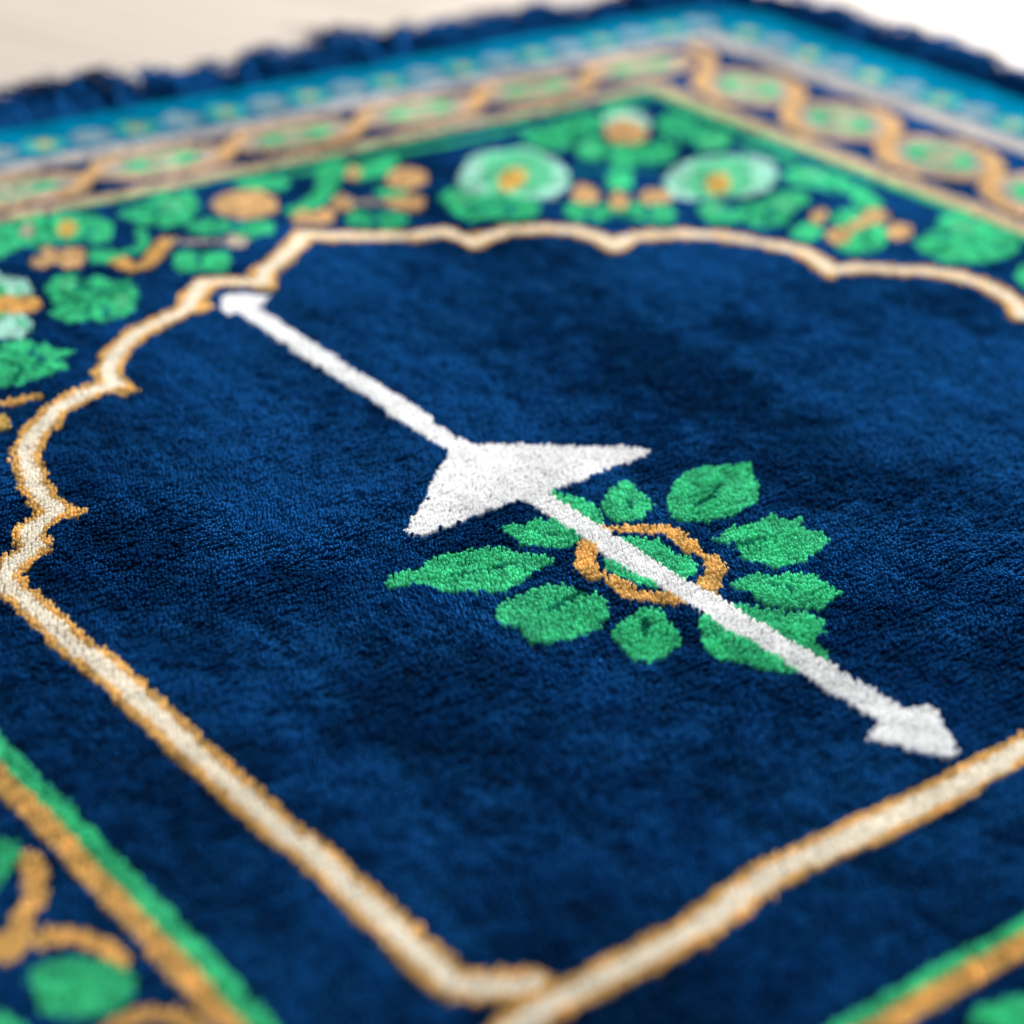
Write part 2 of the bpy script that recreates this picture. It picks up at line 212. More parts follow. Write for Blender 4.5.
fbl|leaf_cluster||green|p|0|101.1,139.8 109.8,143.3 115.0,138.8 118.4,134.0 125.0,137.7 132.7,130.1 134.0,122.8 140.9,119.7 135.2,110.5 127.9,106.3 118.4,113.6 121.6,124.2 112.2,122.5 106.3,122.5 99.0,128.4
fb3|bud||lgold|p|0|130.2,133.1 127.0,130.0 123.7,128.0 121.0,127.4 119.5,128.4 119.3,130.8 120.5,134.1 123.0,137.6 126.2,140.8 129.5,142.9 132.2,143.5 133.9,142.4 134.0,140.0 132.7,136.6
f2l|leaf_cluster||green|p|0|146.9,113.3 157.9,116.8 160.9,107.1 173.9,106.8 190.3,109.8 195.4,103.9 190.2,96.4 179.1,92.9 164.9,83.9 154.7,84.2 148.8,94.2 141.5,100.1
f2|flower||pale|p|0|155.9,142.5 169.2,153.8 182.8,156.9 195.9,156.1 206.4,149.5 210.8,139.4 200.2,124.4 184.6,113.5 172.8,114.1 161.3,118.7 150.7,121.4 146.2,126.9
f2i|flower_eye|f2|mint|p|0|157.9,133.0 178.7,150.2 199.0,155.1 200.3,140.1 181.0,118.5 165.4,116.9 154.5,122.2
f2c|flower_centre|f2|yellow|p|0|177.5,127.6 173.2,123.7 168.9,121.2 165.5,120.5 163.5,121.7 163.5,124.6 165.3,128.7 168.7,133.1 172.9,137.0 177.3,139.7 180.9,140.5 182.9,139.2 182.9,136.2 180.9,132.0
f3v|edge_vine||green|s|5|218.9,164.5 219.9,151.7 217.9,135.0
f3|leaf_cluster||green|p|0|202.1,124.7 217.8,129.2 223.0,117.3 221.1,104.3 218.5,92.1 211.1,76.6 203.9,71.9 201.3,78.9 206.3,94.4 202.2,105.1 197.0,113.9
f3g|leaf_cluster||green|p|0|183.6,79.7 195.6,82.4 199.0,72.5 194.5,60.0 180.5,46.8 170.5,42.5 162.4,47.7 162.3,53.7 178.1,65.5
f3h|leaf||green|p|0|159.0,75.2 171.4,79.8 175.4,74.8 169.6,66.0 160.2,63.4 155.6,67.6
f3c|bud||lgold|p|0|183.6,79.7 180.6,77.2 177.6,75.6 175.2,75.1 173.9,75.9 173.9,77.9 175.3,80.5 177.7,83.4 180.7,86.0 183.8,87.7 186.2,88.1 187.5,87.3 187.5,85.3 186.1,82.6
f3d|scroll||lgold|s|6|171.3,62.4 183.7,65.7 199.0,69.9
f3e|bud||lgold|p|0|176.1,59.4 173.0,57.1 169.8,55.8 167.0,55.7 165.1,56.9 164.6,59.1 165.6,61.9 167.8,64.7 170.8,67.0 174.1,68.4 177.0,68.5 178.9,67.3 179.3,65.0 178.3,62.2
f3f|bud||lgold|p|0|203.1,66.0 199.8,63.6 196.3,62.3 193.3,62.3 191.2,63.6 190.6,66.0 191.6,68.9 193.9,71.8 197.2,74.2 200.8,75.6 203.9,75.6 206.0,74.3 206.5,71.9 205.5,69.0
f3k|bud||lgold|p|0|198.2,50.2 194.6,47.6 191.0,46.1 188.0,45.9 186.2,47.1 185.8,49.4 187.1,52.4 189.8,55.6 193.3,58.2 197.0,59.8 200.1,60.0 201.9,58.8 202.2,56.4 200.9,53.3
s30|leaf_cluster||green|p|0|190.6,42.8 201.6,46.8 208.2,46.3 216.9,54.6 225.5,55.7 229.5,46.7 226.7,32.0 227.2,21.8 215.4,14.8 199.4,13.4 185.3,20.1 183.6,30.5
s30v|vein|s30|dgreen|s|2.9|208.2,36.4 213.5,29.3
s31|leaf||green|p|0|197.6,0.7 209.4,6.9 211.9,-1.6 203.3,-15.3 189.8,-17.5 191.1,-7.4
q1|vein|f1l|dteal|s|2.4|73.9,164.7 76.8,157.8 85.9,158.5
q2|vein|f1l|dteal|s|2.2|79.5,145.9 89.7,154.8
q3|vein|f2l|dteal|s|2.4|150.6,103.3 160.3,104.8 164.2,101.1
q4|vein|f2l|dteal|s|2.2|158.5,88.0 173.1,99.3
q5|vein|s19|dteal|s|2.2|31.6,163.9 40.6,173.1
q6|vein|s8|dteal|s|2.4|-34.0,220.4 -25.2,221.2 -22.4,215.6
q7|vein|s11|dteal|s|2.2|-34.7,174.3 -40.6,165.6
q8|vein|ftr|dteal|s|2.6|210.0,198.4 209.2,186.1 212.1,178.0
q9|vein|fbl|dteal|s|2.2|113.5,137.1 105.1,125.8
q10|vein|fbl|dteal|s|2.2|132.3,123.9 121.6,112.8
q11|vein|f3|dteal|s|2.2|205.6,116.9 209.0,106.3 205.6,89.4
q12|vein|s30|dteal|s|2.4|210.4,25.2 215.2,19.8
q13|vein|s30|dteal|s|2.4|200.8,41.1 210.5,42.4
q14|vein|s7|dteal|s|2.2|-63.4,205.4 -55.8,214.7
q15|vein|s14|dteal|s|2.2|-7.4,193.6 -14.6,186.0
q16|vein|s1|dteal|s|2|-85.3,172.7 -84.4,165.8 -76.6,160.7
q17|vein|s1|dteal|s|2|-89.1,140.2 -85.4,149.8
q18|vein|s2|dteal|s|2|-122.7,129.7 -121.3,121.5
q19|leaf_tip|f1l|lgreen|p|0|81.5,167.8 79.6,166.1 77.4,165.3 75.2,165.4 73.5,166.5 72.6,168.3 72.6,170.6 73.7,172.7 75.5,174.5 77.7,175.3 80.0,175.2 81.7,174.1 82.6,172.3 82.5,170.0
q20|leaf_tip|f2l|lgreen|p|0|157.8,107.7 155.8,106.2 153.4,105.4 151.1,105.7 149.3,106.8 148.5,108.5 148.7,110.7 150.0,112.7 152.0,114.2 154.4,115.0 156.7,114.8 158.5,113.7 159.3,111.9 159.1,109.7
q21|leaf_tip|f2l|lgreen|p|0|183.8,96.5 181.3,94.7 178.5,93.7 176.0,93.8 174.2,94.9 173.6,96.8 174.1,99.2 175.8,101.6 178.3,103.5 181.0,104.5 183.6,104.4 185.4,103.3 186.0,101.3 185.5,98.9
q22|leaf_tip|s30|lgreen|p|0|222.2,39.9 220.0,38.6 217.3,38.1 214.6,38.6 212.6,39.9 211.6,41.7 211.8,43.8 213.1,45.7 215.3,47.0 218.0,47.5 220.7,47.0 222.7,45.7 223.8,43.8 223.6,41.7
q23|leaf_tip|f3|lgreen|p|0|217.7,114.9 215.3,113.3 212.6,112.6 209.9,112.9 208.0,114.1 207.0,116.1 207.3,118.4 208.7,120.6 211.0,122.2 213.8,122.9 216.5,122.6 218.5,121.4 219.5,119.4 219.2,117.1
q24|leaf_tip|ftl|lgreen|p|0|161.7,189.3 160.0,187.8 158.0,187.0 156.1,187.0 154.7,187.9 154.0,189.4 154.3,191.3 155.4,193.2 157.1,194.8 159.2,195.6 161.1,195.6 162.5,194.7 163.1,193.2 162.9,191.2
q25|leaf_tip|ftr|lgreen|p|0|210.6,166.6 208.2,164.7 205.5,163.8 202.9,163.9 201.0,165.1 200.1,167.1 200.5,169.5 202.0,171.9 204.3,173.8 207.1,174.8 209.7,174.6 211.7,173.4 212.5,171.4 212.1,169.0
q26|leaf_tip|s1|lgreen|p|0|-84.5,172.1 -85.6,170.6 -87.0,169.7 -88.4,169.5 -89.6,170.3 -90.2,171.7 -90.2,173.5 -89.5,175.4 -88.4,177.0 -87.0,177.9 -85.6,178.1 -84.5,177.3 -83.8,175.9 -83.9,174.0
q27|leaf_tip|s1|lgreen|p|0|-75.8,149.7 -77.3,147.6 -78.9,146.1 -80.3,145.7 -81.3,146.3 -81.6,147.9 -81.2,150.2 -80.2,152.6 -78.7,154.8 -77.1,156.3 -75.7,156.7 -74.7,156.1 -74.3,154.5 -74.8,152.2
g1|petal_gap|f1|mint|s|3.2|118.3,208.9 113.5,197.3
g2|petal_gap|f1|mint|s|3.2|137.2,200.1 126.5,189.1
g3|petal_gap|f1|mint|s|3|85.0,181.6 97.1,182.2
g4|petal_gap|f1|mint|s|3|125.2,164.6 120.7,172.9
g5|petal_gap|f2|mint|s|3.2|185.9,157.9 182.6,148.3
g6|petal_gap|f2|mint|s|3.2|207.3,150.5 195.3,141.9
g7|petal_gap|f2|mint|s|3|153.5,138.5 164.7,137.0
g8|petal_gap|f2|mint|s|3|195.6,120.3 187.7,128.1
'''
KNOT = 1.15
X0, X1 = (0.045 - BC) * 270, (2.775 - BC) * 270
Y0, Y1 = (0.27 - AC) * 270, (2.855 - AC) * 270
nx, ny = int((X1 - X0) / KNOT), int((Y1 - Y0) / KNOT)
kx = X0 + (np.arange(nx) + 0.5) * KNOT; ky = Y0 + (np.arange(ny) + 0.5) * KNOT
KX, KY = np.meshgrid(kx, ky, indexing='ij')
ID = np.zeros((nx, ny), np.int32)
parts = []           # (name, parent index or None, yarn)
index = {}
def part(pid, name, parent, yarn):
    if pid not in index:
        index[pid] = len(parts); parts.append((name, index[parent] if parent else None, yarn))
    return index[pid]
def in_poly(px, py, P):
    c = np.zeros(px.shape, bool); j = len(P) - 1
    for i in range(len(P)):
        xi, yi = P[i]; xj, yj = P[j]
        if yi != yj:
            c ^= ((yi > py) != (yj > py)) & (px < (xj - xi) * (py - yi) / (yj - yi) + xi)
        j = i
    return c
def near_line(px, py, P, w):
    d2 = np.full(px.shape, 1e9)
    for (ax, ay), (bx, by) in zip(P[:-1], P[1:]):
        ux, uy = bx - ax, by - ay; l = ux * ux + uy * uy + 1e-9
        t = np.clip(((px - ax) * ux + (py - ay) * uy) / l, 0, 1)
        d2 = np.minimum(d2, (px - ax - t * ux) ** 2 + (py - ay - t * uy) ** 2)
    return d2 < (w / 2) ** 2
def smooth(P):
    for _ in range(2):
        P = [P[0]] + [((a[0] * u + b[0] * (1 - u)), (a[1] * u + b[1] * (1 - u))) for a, b in zip(P[:-1], P[1:]) for u in (0.75, 0.25)] + [P[-1]]
    return P
def paint(idx, kind, w, P):
    A = np.array(P); m = w + 3
    i0, i1 = np.searchsorted(kx, [A[:, 0].min() - m, A[:, 0].max() + m])
    j0, j1 = np.searchsorted(ky, [A[:, 1].min() - m, A[:, 1].max() + m])
    if i1 <= i0 or j1 <= j0: return
    sx, sy = KX[i0:i1, j0:j1], KY[i0:i1, j0:j1]
    # weaving is never exact: the edge wanders by a fraction of a knot
    mask = in_poly(sx, sy, P) if kind == 'p' else near_line(sx, sy, P, w)
    ID[i0:i1, j0:j1][mask] = idx

# ground and border bands, from the inside outwards
LV = [0, 1, 2, 3, 4, 5, 6]
CORNER = ((KX / 270 + BC - 2.60).clip(0) ** 2 + (KY / 270 + AC - 2.68).clip(0) ** 2) ** 0.5 > 0.150
sides = [((KX / 270) + BC, [2.234, 2.25, 2.295, 2.53, 2.583, 2.750], 1),
         ((KX / 270) + BC, [0.571, 0.552, 0.531, 0.27, 0.235, 0.065], -1),
         ((KY / 270) + AC, [2.468, 2.477, 2.507, 2.645, 2.687, 2.836], 1),
         ((KY / 270) + AC, [0.719, 0.704, 0.682, 0.48, 0.45, 0.29], -1)]
level = np.zeros(ID.shape, int)
for c, edges, s in sides:
    lv = np.zeros(ID.shape, int)
    for e in edges: lv += (c * s > e * s)
    level = np.maximum(level, lv)
part('field', 'navy_ground', None, 'navy')
part('guard_green', 'guard_stripe', None, 'green'); part('guard_gold', 'guard_stripe', None, 'gold')
part('border', 'border_ground', None, 'navy'); part('outer_line', 'outer_stripe', None, 'line')
part('teal', 'teal_band', None, 'teal'); part('binding', 'edge_binding', None, 'navy')
level[CORNER] = 6
for k in range(7): ID[level == k] = k
# the two far gold lines take a greyer tan than the near ones
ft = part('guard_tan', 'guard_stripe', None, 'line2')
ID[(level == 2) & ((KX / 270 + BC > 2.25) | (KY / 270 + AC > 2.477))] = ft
# lattice band: two crossing waves with a lens medallion in every gap
lat = part('lattice', 'lattice', None, 'hazegold'); cro = part('lattice_cross', 'lattice_crossing', 'lattice', 'hazegold')
BAND = (level == 3)
def wave_side(coord_c, half, amp, s0, s1, step, along_x, sign_edge):
    """one side of the guilloche; crossings every `step`"""
    n = int(round((s1 - s0) / step))
    lf = part('lens_ground', 'lattice_ground', None, 'tan2')
    for q in range(n):
        a0 = s0 + (s1 - s0) * q / n; P = []
        for e in list(range(11)) + list(range(20, 10, -1)):
            sg = 1 if e <= 10 else -1; u = e if e <= 10 else e - 10
            s = a0 + (s1 - s0) / n * u / 10; t = coord_c + sg * amp * abs(math.sin(math.pi * u / 10)) ** 0.65
            P.append(((s - BC) * 270, (t - AC) * 270) if along_x else ((t - BC) * 270, (s - AC) * 270))
        paint(lf, 'p', 0, P)
    for sg in (1, -1):
        P = []
        for q in range(n * 10 + 1):
            s = s0 + (s1 - s0) * q / (n * 10)
            v = math.sin(math.pi * (q / 10)); t = coord_c + sg * amp * math.copysign(abs(v) ** 0.65, v)
            P.append(((s - BC) * 270, (t - AC) * 270) if along_x else ((t - BC) * 270, (s - AC) * 270))
        paint(lat, 's', 4.8 if half > 0.1 else 4.4, P)
    for q in range(n if along_x else n + 1):
        s = s0 + (s1 - s0) * q / n; e = 0.088 if half > 0.1 else 0.050; g = e * 1.0
        C = [(-1.5, -1.0), (-0.8, -0.85), (-0.35, -0.4), (0.35, 0.4), (0.8, 0.85), (1.5, 1.0)]
        P = [((s + u * g - BC) * 270, (coord_c + v * e - AC) * 270) if along_x else ((coord_c + v * e - BC) * 270, (s + u * g - AC) * 270) for u, v in C]
        paint(cro, 's', 6.6 if half > 0.1 else 6.4, smooth(P))
    meds = []
    for q in range(n):
        s = s0 + (s1 - s0) * (q + 0.5) / n
        meds.append((s, coord_c))
    return meds, (s1 - s0) / n
_n = [0]
def ellipse(cx, cy, rx, ry, n=18): return [(cx + rx * math.cos(2 * math.pi * k / n), cy + ry * math.sin(2 * math.pi * k / n)) for k in range(n)]
def lens(cx, cy, L, W, along_x):
    P = []
    for k in range(16):
        t = 2 * math.pi * k / 16; u = L * math.cos(t); v = W * math.sin(t) * abs(math.sin(t)) ** 0.3
        P.append((cx + u, cy + v) if along_x else (cx + v, cy + u))
    return P
for (cc, half, amp, s0, s1, step, ax_) in ((2.582, .07, .052, 0.355, 2.44, 0.2317, True), (2.405, .125, .088, 0.61, 2.505, 0.2105, False),
                                     (0.335, .09, .066, 0.61, 2.505, 0.2105, False), (0.55, .07, .052, 0.355, 2.44, 0.2317, True)):
    meds, st = wave_side(cc, half, amp, s0, s1, step, ax_, 1)
    for s, t in meds:
        cx, cy = ((s - BC) * 270, (t - AC) * 270) if ax_ else ((t - BC) * 270, (s - AC) * 270)
        k = _n[0]; _n[0] += 1
        i = part('med%d' % k, 'medallion', None, 'green')
        paint(i, 'p', 0, lens(cx, cy, st * 270 * 0.29, amp * 270 * 0.50, ax_))
        e = part('eye%d' % k, 'medallion_eye', 'med%d' % k, 'tan')
        paint(e, 'p', 0, ellipse(cx, cy, *( (st * 270 * 0.13, amp * 270 * .34) if ax_ else (amp * 270 * .34, st * 270 * 0.13))))
ID[(level == 3) & (ID == 0)] = 3
# small flowers of the teal band, pale and green by turns
def teal_row(t, s0, s1, along_x):
    k = 0; s = s0
    while s < s1:
        cx, cy = ((s - BC) * 270, (t - AC) * 270) if along_x else ((t - BC) * 270, (s - AC) * 270)
        q = _n[0]; _n[0] += 1
        if k % 2 == 0:
            i = part('ro%d' % q, 'rosette', None, 'grey'); paint(i, 'p', 0, ellipse(cx, cy, 8.5, 8.5))
        else:
            i = part('sp%d' % q, 'leaf_sprig', None, 'mint2'); paint(i, 'p', 0, ellipse(cx, cy, 9, 9))
            e = part('spe%d' % q, 'sprig_bud', 'sp%d' % q, 'yellow'); paint(e, 'p', 0, ellipse(cx, cy, 3.4, 3.4))
        s += 0.0775; k += 1
teal_row(2.738, 0.28, 2.64, True); teal_row(2.632, 0.55, 2.70, False)
rows = [r.split('|') for r in SHAPES.strip().splitlines()]
for pid, name, parent, yarn, kind, w, pts in rows:
    P = [tuple(map(float, q.split(','))) for q in pts.split()]
    if kind == 's' and len(P) > 2 and name not in ('arch_outline', 'core_line', 'vein'): P = smooth(P)
    me_ = part(pid, name, parent, yarn); paint(me_, kind, float(w), P)
    if name in ('leaf_cluster', 'flower') and kind == 'p':
        # lobes: the gaps between petals and leaflets are woven in a darker yarn
        A_ = np.array(P); c = A_.mean(0); n_ = 7 if name == 'flower' else 6
        r_ = np.random.default_rng(len(P) * 7 + int(abs(c[0]))); ph = r_.random() * 6.28
        v_ = part(pid + '_gap', 'petal_gap' if name == 'flower' else 'vein', pid, 'mint' if name == 'flower' else 'dgreen2')
        D_ = A_ - c; ang = np.arctan2(D_[:, 1], D_[:, 0]); rad = np.hypot(D_[:, 0], D_[:, 1]); o_ = np.argsort(ang)
        for q in range(n_):
            th_ = ph + q * 2 * math.pi / n_ + r_.normal(0, 0.15); tw = (th_ + math.pi) % (2 * math.pi) - math.pi
            rr_ = np.interp(tw, ang[o_], rad[o_], period=2 * math.pi)
            f0 = 0.55 if name == 'flower' else 0.25
            paint(v_, 's', 2.0, [(c[0] + f * rr_ * math.cos(th_ + 0.15 * f), c[1] + f * rr_ * math.sin(th_ + 0.15 * f)) for f in (f0, 0.6 if f0 < .5 else .8, 0.9)])
            if name != 'flower':
                x_, y_ = c[0] + 1.02 * rr_ * math.cos(th_ + .15), c[1] + 1.02 * rr_ * math.sin(th_ + .15)
                paint(0, 'p', 0, ellipse(x_, y_, 2.2, 2.2, 8))
# the spandrel on the far left, outside the frame, mirrors the one on the right
mirror_ids = {}
for pid, name, parent, yarn, kind, w, pts in rows:
    P = [tuple(map(float, q.split(','))) for q in pts.split()]
    A = np.array(P)
    if pid[0] in 'fs' and A[:, 0].min() > 40 and name not in ('edge_vine',):
        q = part('m' + pid, name, ('m' + parent) if parent else None, yarn)
        Q = [(-x, y) for x, y in P]
        c = np.mean(Q, 0)
        gx, gy = c[0] / 270 + BC, c[1] / 270 + AC
        wpos = gy * AX_A + gx * AX_B
        d = np.array([wpos[0], wpos[1], -1.0]); X = F_PX * (d @ RIGHT) / (d @ fwd)
        if X < -640: paint(q, kind, float(w), Q)
# ------------------------------------------------------------------ pile
def make_tufts(pitch, jitter):
    gx = np.arange(X0, X1, pitch); gy = np.arange(Y0, Y1, pitch * 1.02)
    A, B = np.meshgrid(gx, gy, indexing='ij')
    A = A + (np.arange(len(gy)) % 2)[None, :] * pitch * 0.5
    A = A + rng.normal(0, jitter * pitch, A.shape); B = B + rng.normal(0, jitter * pitch, B.shape)
    A = A.ravel(); B = B.ravel()
    k = (A > X0) & (A < X1) & (B > Y0) & (B < Y1)
    return A[k], B[k]
def project(A, B):
    gx, gy = A / 270 + BC, B / 270 + AC
    W = gy[:, None] * AX_A + gx[:, None] * AX_B
    d = np.column_stack([W, -np.ones(len(A))])
    z = d @ fwd
    return 512 + F_PX * (d @ RIGHT) / z, 512 - F_PX * (d @ UP) / z, z
FOCUS = 2.03; APERTURE = 0.047
VT = {}
def add_fibres(A, B, n, pitch, rbase):
    """n tapering fibres per tuft, fanned out, in rug millimetres"""
    N = len(A)
    i = np.clip(((A - X0) / KNOT).astype(int), 0, nx - 1); j = np.clip(((B - Y0) / KNOT).astype(int), 0, ny - 1)
    pid = ID[i, j]
    yarn = np.array([list(COLOURS).index(p[2]) for p in parts])[pid]
    navy = yarn == 0
    vein = yarn == list(COLOURS).index('dgreen')
    H = np.where(navy, PILE * 1000 - 0.25, PILE * 1000) - np.where(vein, 0.35, 0)
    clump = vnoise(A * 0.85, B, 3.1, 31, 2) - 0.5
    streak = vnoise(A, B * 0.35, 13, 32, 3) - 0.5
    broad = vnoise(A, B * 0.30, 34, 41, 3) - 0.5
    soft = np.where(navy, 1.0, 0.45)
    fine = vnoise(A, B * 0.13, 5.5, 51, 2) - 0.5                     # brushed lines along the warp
    rib = np.sin(2 * math.pi * (B / 2.5 + 0.5 * vnoise(A, B, 14, 52, 2)))   # weft rows
    H = H + (clump * 1.7 + streak * 0.8 + fine * 0.7 + rib * 0.24) * soft
    H = H + (vnoise(A, B, 60, 3, 2) - 0.5) * 0.5 + (vnoise(A, B, 9, 5, 2) - 0.5) * 0.8 * navy + (vnoise(A, B, 24, 6, 2) - 0.5) * 0.7 + rng.normal(0, 1, N) * np.where(np.isin(yarn, [list(COLOURS).index(q) for q in ('white', 'cream')]), 0.11, 0.21)
    # nap: the pile lies over in slow patches and in brushed streaks
    L1 = vnoise(A, B * 0.6, 42, 11, 4) - 0.5; L2 = vnoise(A * 0.6, B, 34, 12, 4) - 0.5
    L3 = vnoise(A, B, 7, 13, 2) - 0.5; L4 = vnoise(A, B, 7, 14, 2) - 0.5
    L2 = L2 + broad * 0.9
    k = np.where(navy, 1.0, 0.45)
    lx = (L1 * NAP + L3 * NAP2) * k + NAP_BIAS[0]; ly = (L2 * NAP + L4 * NAP2) * k + NAP_BIAS[1]
    light = np.isin(yarn, [list(COLOURS).index(q) for q in ('white', 'cream')])
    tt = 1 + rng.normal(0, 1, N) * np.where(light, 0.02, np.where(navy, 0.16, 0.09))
    tt = tt * (1 + np.where(light, 0.03, np.where(navy, 1.0, 0.45)) * clump * 2.1 + np.where(navy, 0.9, 0.1) * streak + np.where(navy, 1.4, 0.0) * broad + np.where(navy, 1.2, 0.1) * fine)  # nap light and shade painted into the yarn colour, mostly on navy
    # the yarn end: a small uneven dome
    ph0 = rng.random(N) * 6.283
    D = np.empty((N, 13, 3), np.float32)
    for q in range(6):
        an = ph0 + q * math.pi / 3
        for ring, (rr0, dz, lw) in enumerate(((0.46, -2.2, 0.0), (0.43, -0.62 * pitch, 0.75))):
            r = rr0 * pitch * rng.normal(1, 0.16, N)
            D[:, ring * 6 + q, 0] = A + r * np.cos(an) + lx * lw; D[:, ring * 6 + q, 1] = B + r * np.sin(an) + ly * lw
            D[:, ring * 6 + q, 2] = H + dz + (rng.normal(0, 0.10 * pitch, N) - 0.6 * r * (np.cos(an) * lx + np.sin(an) * ly) if ring else 0)
    D[:, 12, 0] = A + lx + rng.normal(0, .1 * pitch, N); D[:, 12, 1] = B + ly + rng.normal(0, .1 * pitch, N); D[:, 12, 2] = H - 0.08 * pitch
    # loose fibres of the cut end
    th = rng.random((N, n)) * 2 * math.pi; rr = np.sqrt(rng.random((N, n)))
    R = 0.50 * pitch
    ox = rr * R * np.cos(th); oy = rr * R * np.sin(th)
    tipz = H[:, None] - 0.34 * pitch * rr ** 2 + np.abs(rng.normal(0.05, 0.12 * pitch, (N, n)))
    bz = H - 1.0 * pitch
    tx = A[:, None] + ox * 1.25 + lx[:, None]; ty = B[:, None] + oy * 1.25 + ly[:, None]
    bx = A[:, None] + ox * 0.6 + lx[:, None] * .5; by = B[:, None] + oy * 0.6 + ly[:, None] * .5
    tint = tt[:, None] * (1 + rng.normal(0, 1, (N, n)) * np.where(light, 0.03, np.where(navy, 0.28, 0.15))[:, None])
    ph = rng.random((N, n)) * 2 * math.pi
    V = np.empty((N, n, 4, 3), np.float32)
    for q in range(3):
        V[:, :, q, 0] = bx + rbase * np.cos(ph + q * 2.0944); V[:, :, q, 1] = by + rbase * np.sin(ph + q * 2.0944)
        V[:, :, q, 2] = bz[:, None]
    V[:, :, 3, 0] = tx; V[:, :, 3, 1] = ty; V[:, :, 3, 2] = tipz
    tint = np.clip(np.repeat(tint[:, :, None], 4, 2), 0.3, 2.0)
    order = np.argsort(pid, kind='stable'); ps = pid[order]
    cuts = np.searchsorted(ps, np.arange(len(parts) + 1))
    nv = 13 + 4 * n
    VV = np.concatenate([D, V.reshape(N, n * 4, 3)], 1) / 1000
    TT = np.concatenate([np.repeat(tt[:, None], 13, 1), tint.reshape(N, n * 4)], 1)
    f = []
    for q in range(6):
        e = (q + 1) % 6; f += [(q, e, 6 + e), (q, 6 + e, 6 + q), (6 + q, 6 + e, 12)]
    for q in range(n):
        c = 13 + 4 * q; f += [(c, c + 1, c + 3), (c + 1, c + 2, c + 3), (c + 2, c, c + 3)]
    f = np.array(f, np.int32)
    for p in range(len(parts)):
        a, b = cuts[p], cuts[p + 1]
        if b > a:
            off = sum(len(v) for v, _, _ in VT.get(p, []))
            F = (f[None] + (np.arange(b - a, dtype=np.int32) * nv)[:, None, None]).reshape(-1, 3) + off
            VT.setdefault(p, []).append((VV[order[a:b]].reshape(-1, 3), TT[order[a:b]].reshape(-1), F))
NAP, NAP2 = 4.2, 2.2
NAP_BIAS = (0.25, 0.15)
PITCH_T = 1.1
A, B = make_tufts(PITCH_T, 0.17)
X, Y, Z = project(A, B)
vis = (X > -45) & (X < 1069) & (Y > -30) & (Y < 1075)
coc = APERTURE * F_PX * abs(1 / FOCUS - 1 / Z)
s = vis & (coc < 5); add_fibres(A[s], B[s], 9, PITCH_T, 0.13)
s = vis & (coc >= 5); add_fibres(A[s], B[s], 4, PITCH_T, 0.18)
A, B = make_tufts(2.3, 0.18)
X, Y, Z = project(A, B)
s = ~((X > -45) & (X < 1069) & (Y > -30) & (Y < 1075)); add_fibres(A[s], B[s], 4, 2.3, 0.4)

rug = empty('prayer_rug', (RUG_XY[0], RUG_XY[1], 0), RUG_ROT)
rug['label'] = 'navy prayer rug with green and gold patterns and a white arrow on the pale floor'
rug['category'] = 'rug'
LABELS = {'arrow': 'long white woven arrow across the navy field', 'arrowhead': 'broad white triangular arrowhead',
          'arrow_tip': 'small white arrowhead at the far end of the arrow', 'arrow_tail': 'small white barbed head at the near end of the arrow',
          'flower_ring': 'scalloped gold ring under the white arrow', 'arch_outline': 'scalloped gold arch outline with a cream core',
          'guard_stripe': 'narrow stripe between navy field and lattice border', 'core_line': 'cream line inside the gold arch outline', 'teal_band': 'bright teal outer border band'}
obs = {}
for p, (name, par, yarn) in enumerate(parts):
    if p not in VT: continue
    V = np.concatenate([v[0] for v in VT[p]]); T = np.concatenate([v[1] for v in VT[p]]); F = np.concatenate([v[2] for v in VT[p]])
    parent = rug if par is None else obs.get(par, rug)
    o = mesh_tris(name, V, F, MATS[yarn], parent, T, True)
    if name in LABELS: o['label'] = LABELS[name]
    obs[p] = o
VT.clear()

# woven backing
def simple_mat(name, col, rough=0.8):
    m = bpy.data.materials.new(name); m.use_nodes = True; nt = m.node_tree; b = nt.nodes['Principled BSDF']
    w = nt.nodes.new('ShaderNodeTexNoise'); w.inputs['Scale'].default_value = 400
    r = nt.nodes.new('ShaderNodeMixRGB'); r.inputs[1].default_value = (*[c * 0.7 for c in col], 1); r.inputs[2].default_value = (*[min(1, c * 1.25) for c in col], 1)
    nt.links.new(w.outputs['Fac'], r.inputs[0]); nt.links.new(r.outputs[0], b.inputs['Base Color'])
    b.inputs['Roughness'].default_value = rough
    return m
bx0, bx1, by0, by1 = X0 / 1000 - .001, X1 / 1000 + .001, Y0 / 1000 - .001, Y1 / 1000 + .001
V = np.array([(x, y, z) for z in (0.0003, 0.0034) for x, y in ((bx0, by0), (bx1, by0), (bx1, by1), (bx0, by1))])
Q = [(0, 3, 2, 1), (4, 5, 6, 7), (0, 1, 5, 4), (1, 2, 6, 5), (2, 3, 7, 6), (3, 0, 4, 7)]
T = [t for q in Q for t in ((q[0], q[1], q[2]), (q[0], q[2], q[3]))]
mesh_tris('backing', V, np.array(T), simple_mat('backing_weave', (0.01, 0.03, 0.09)), rug)

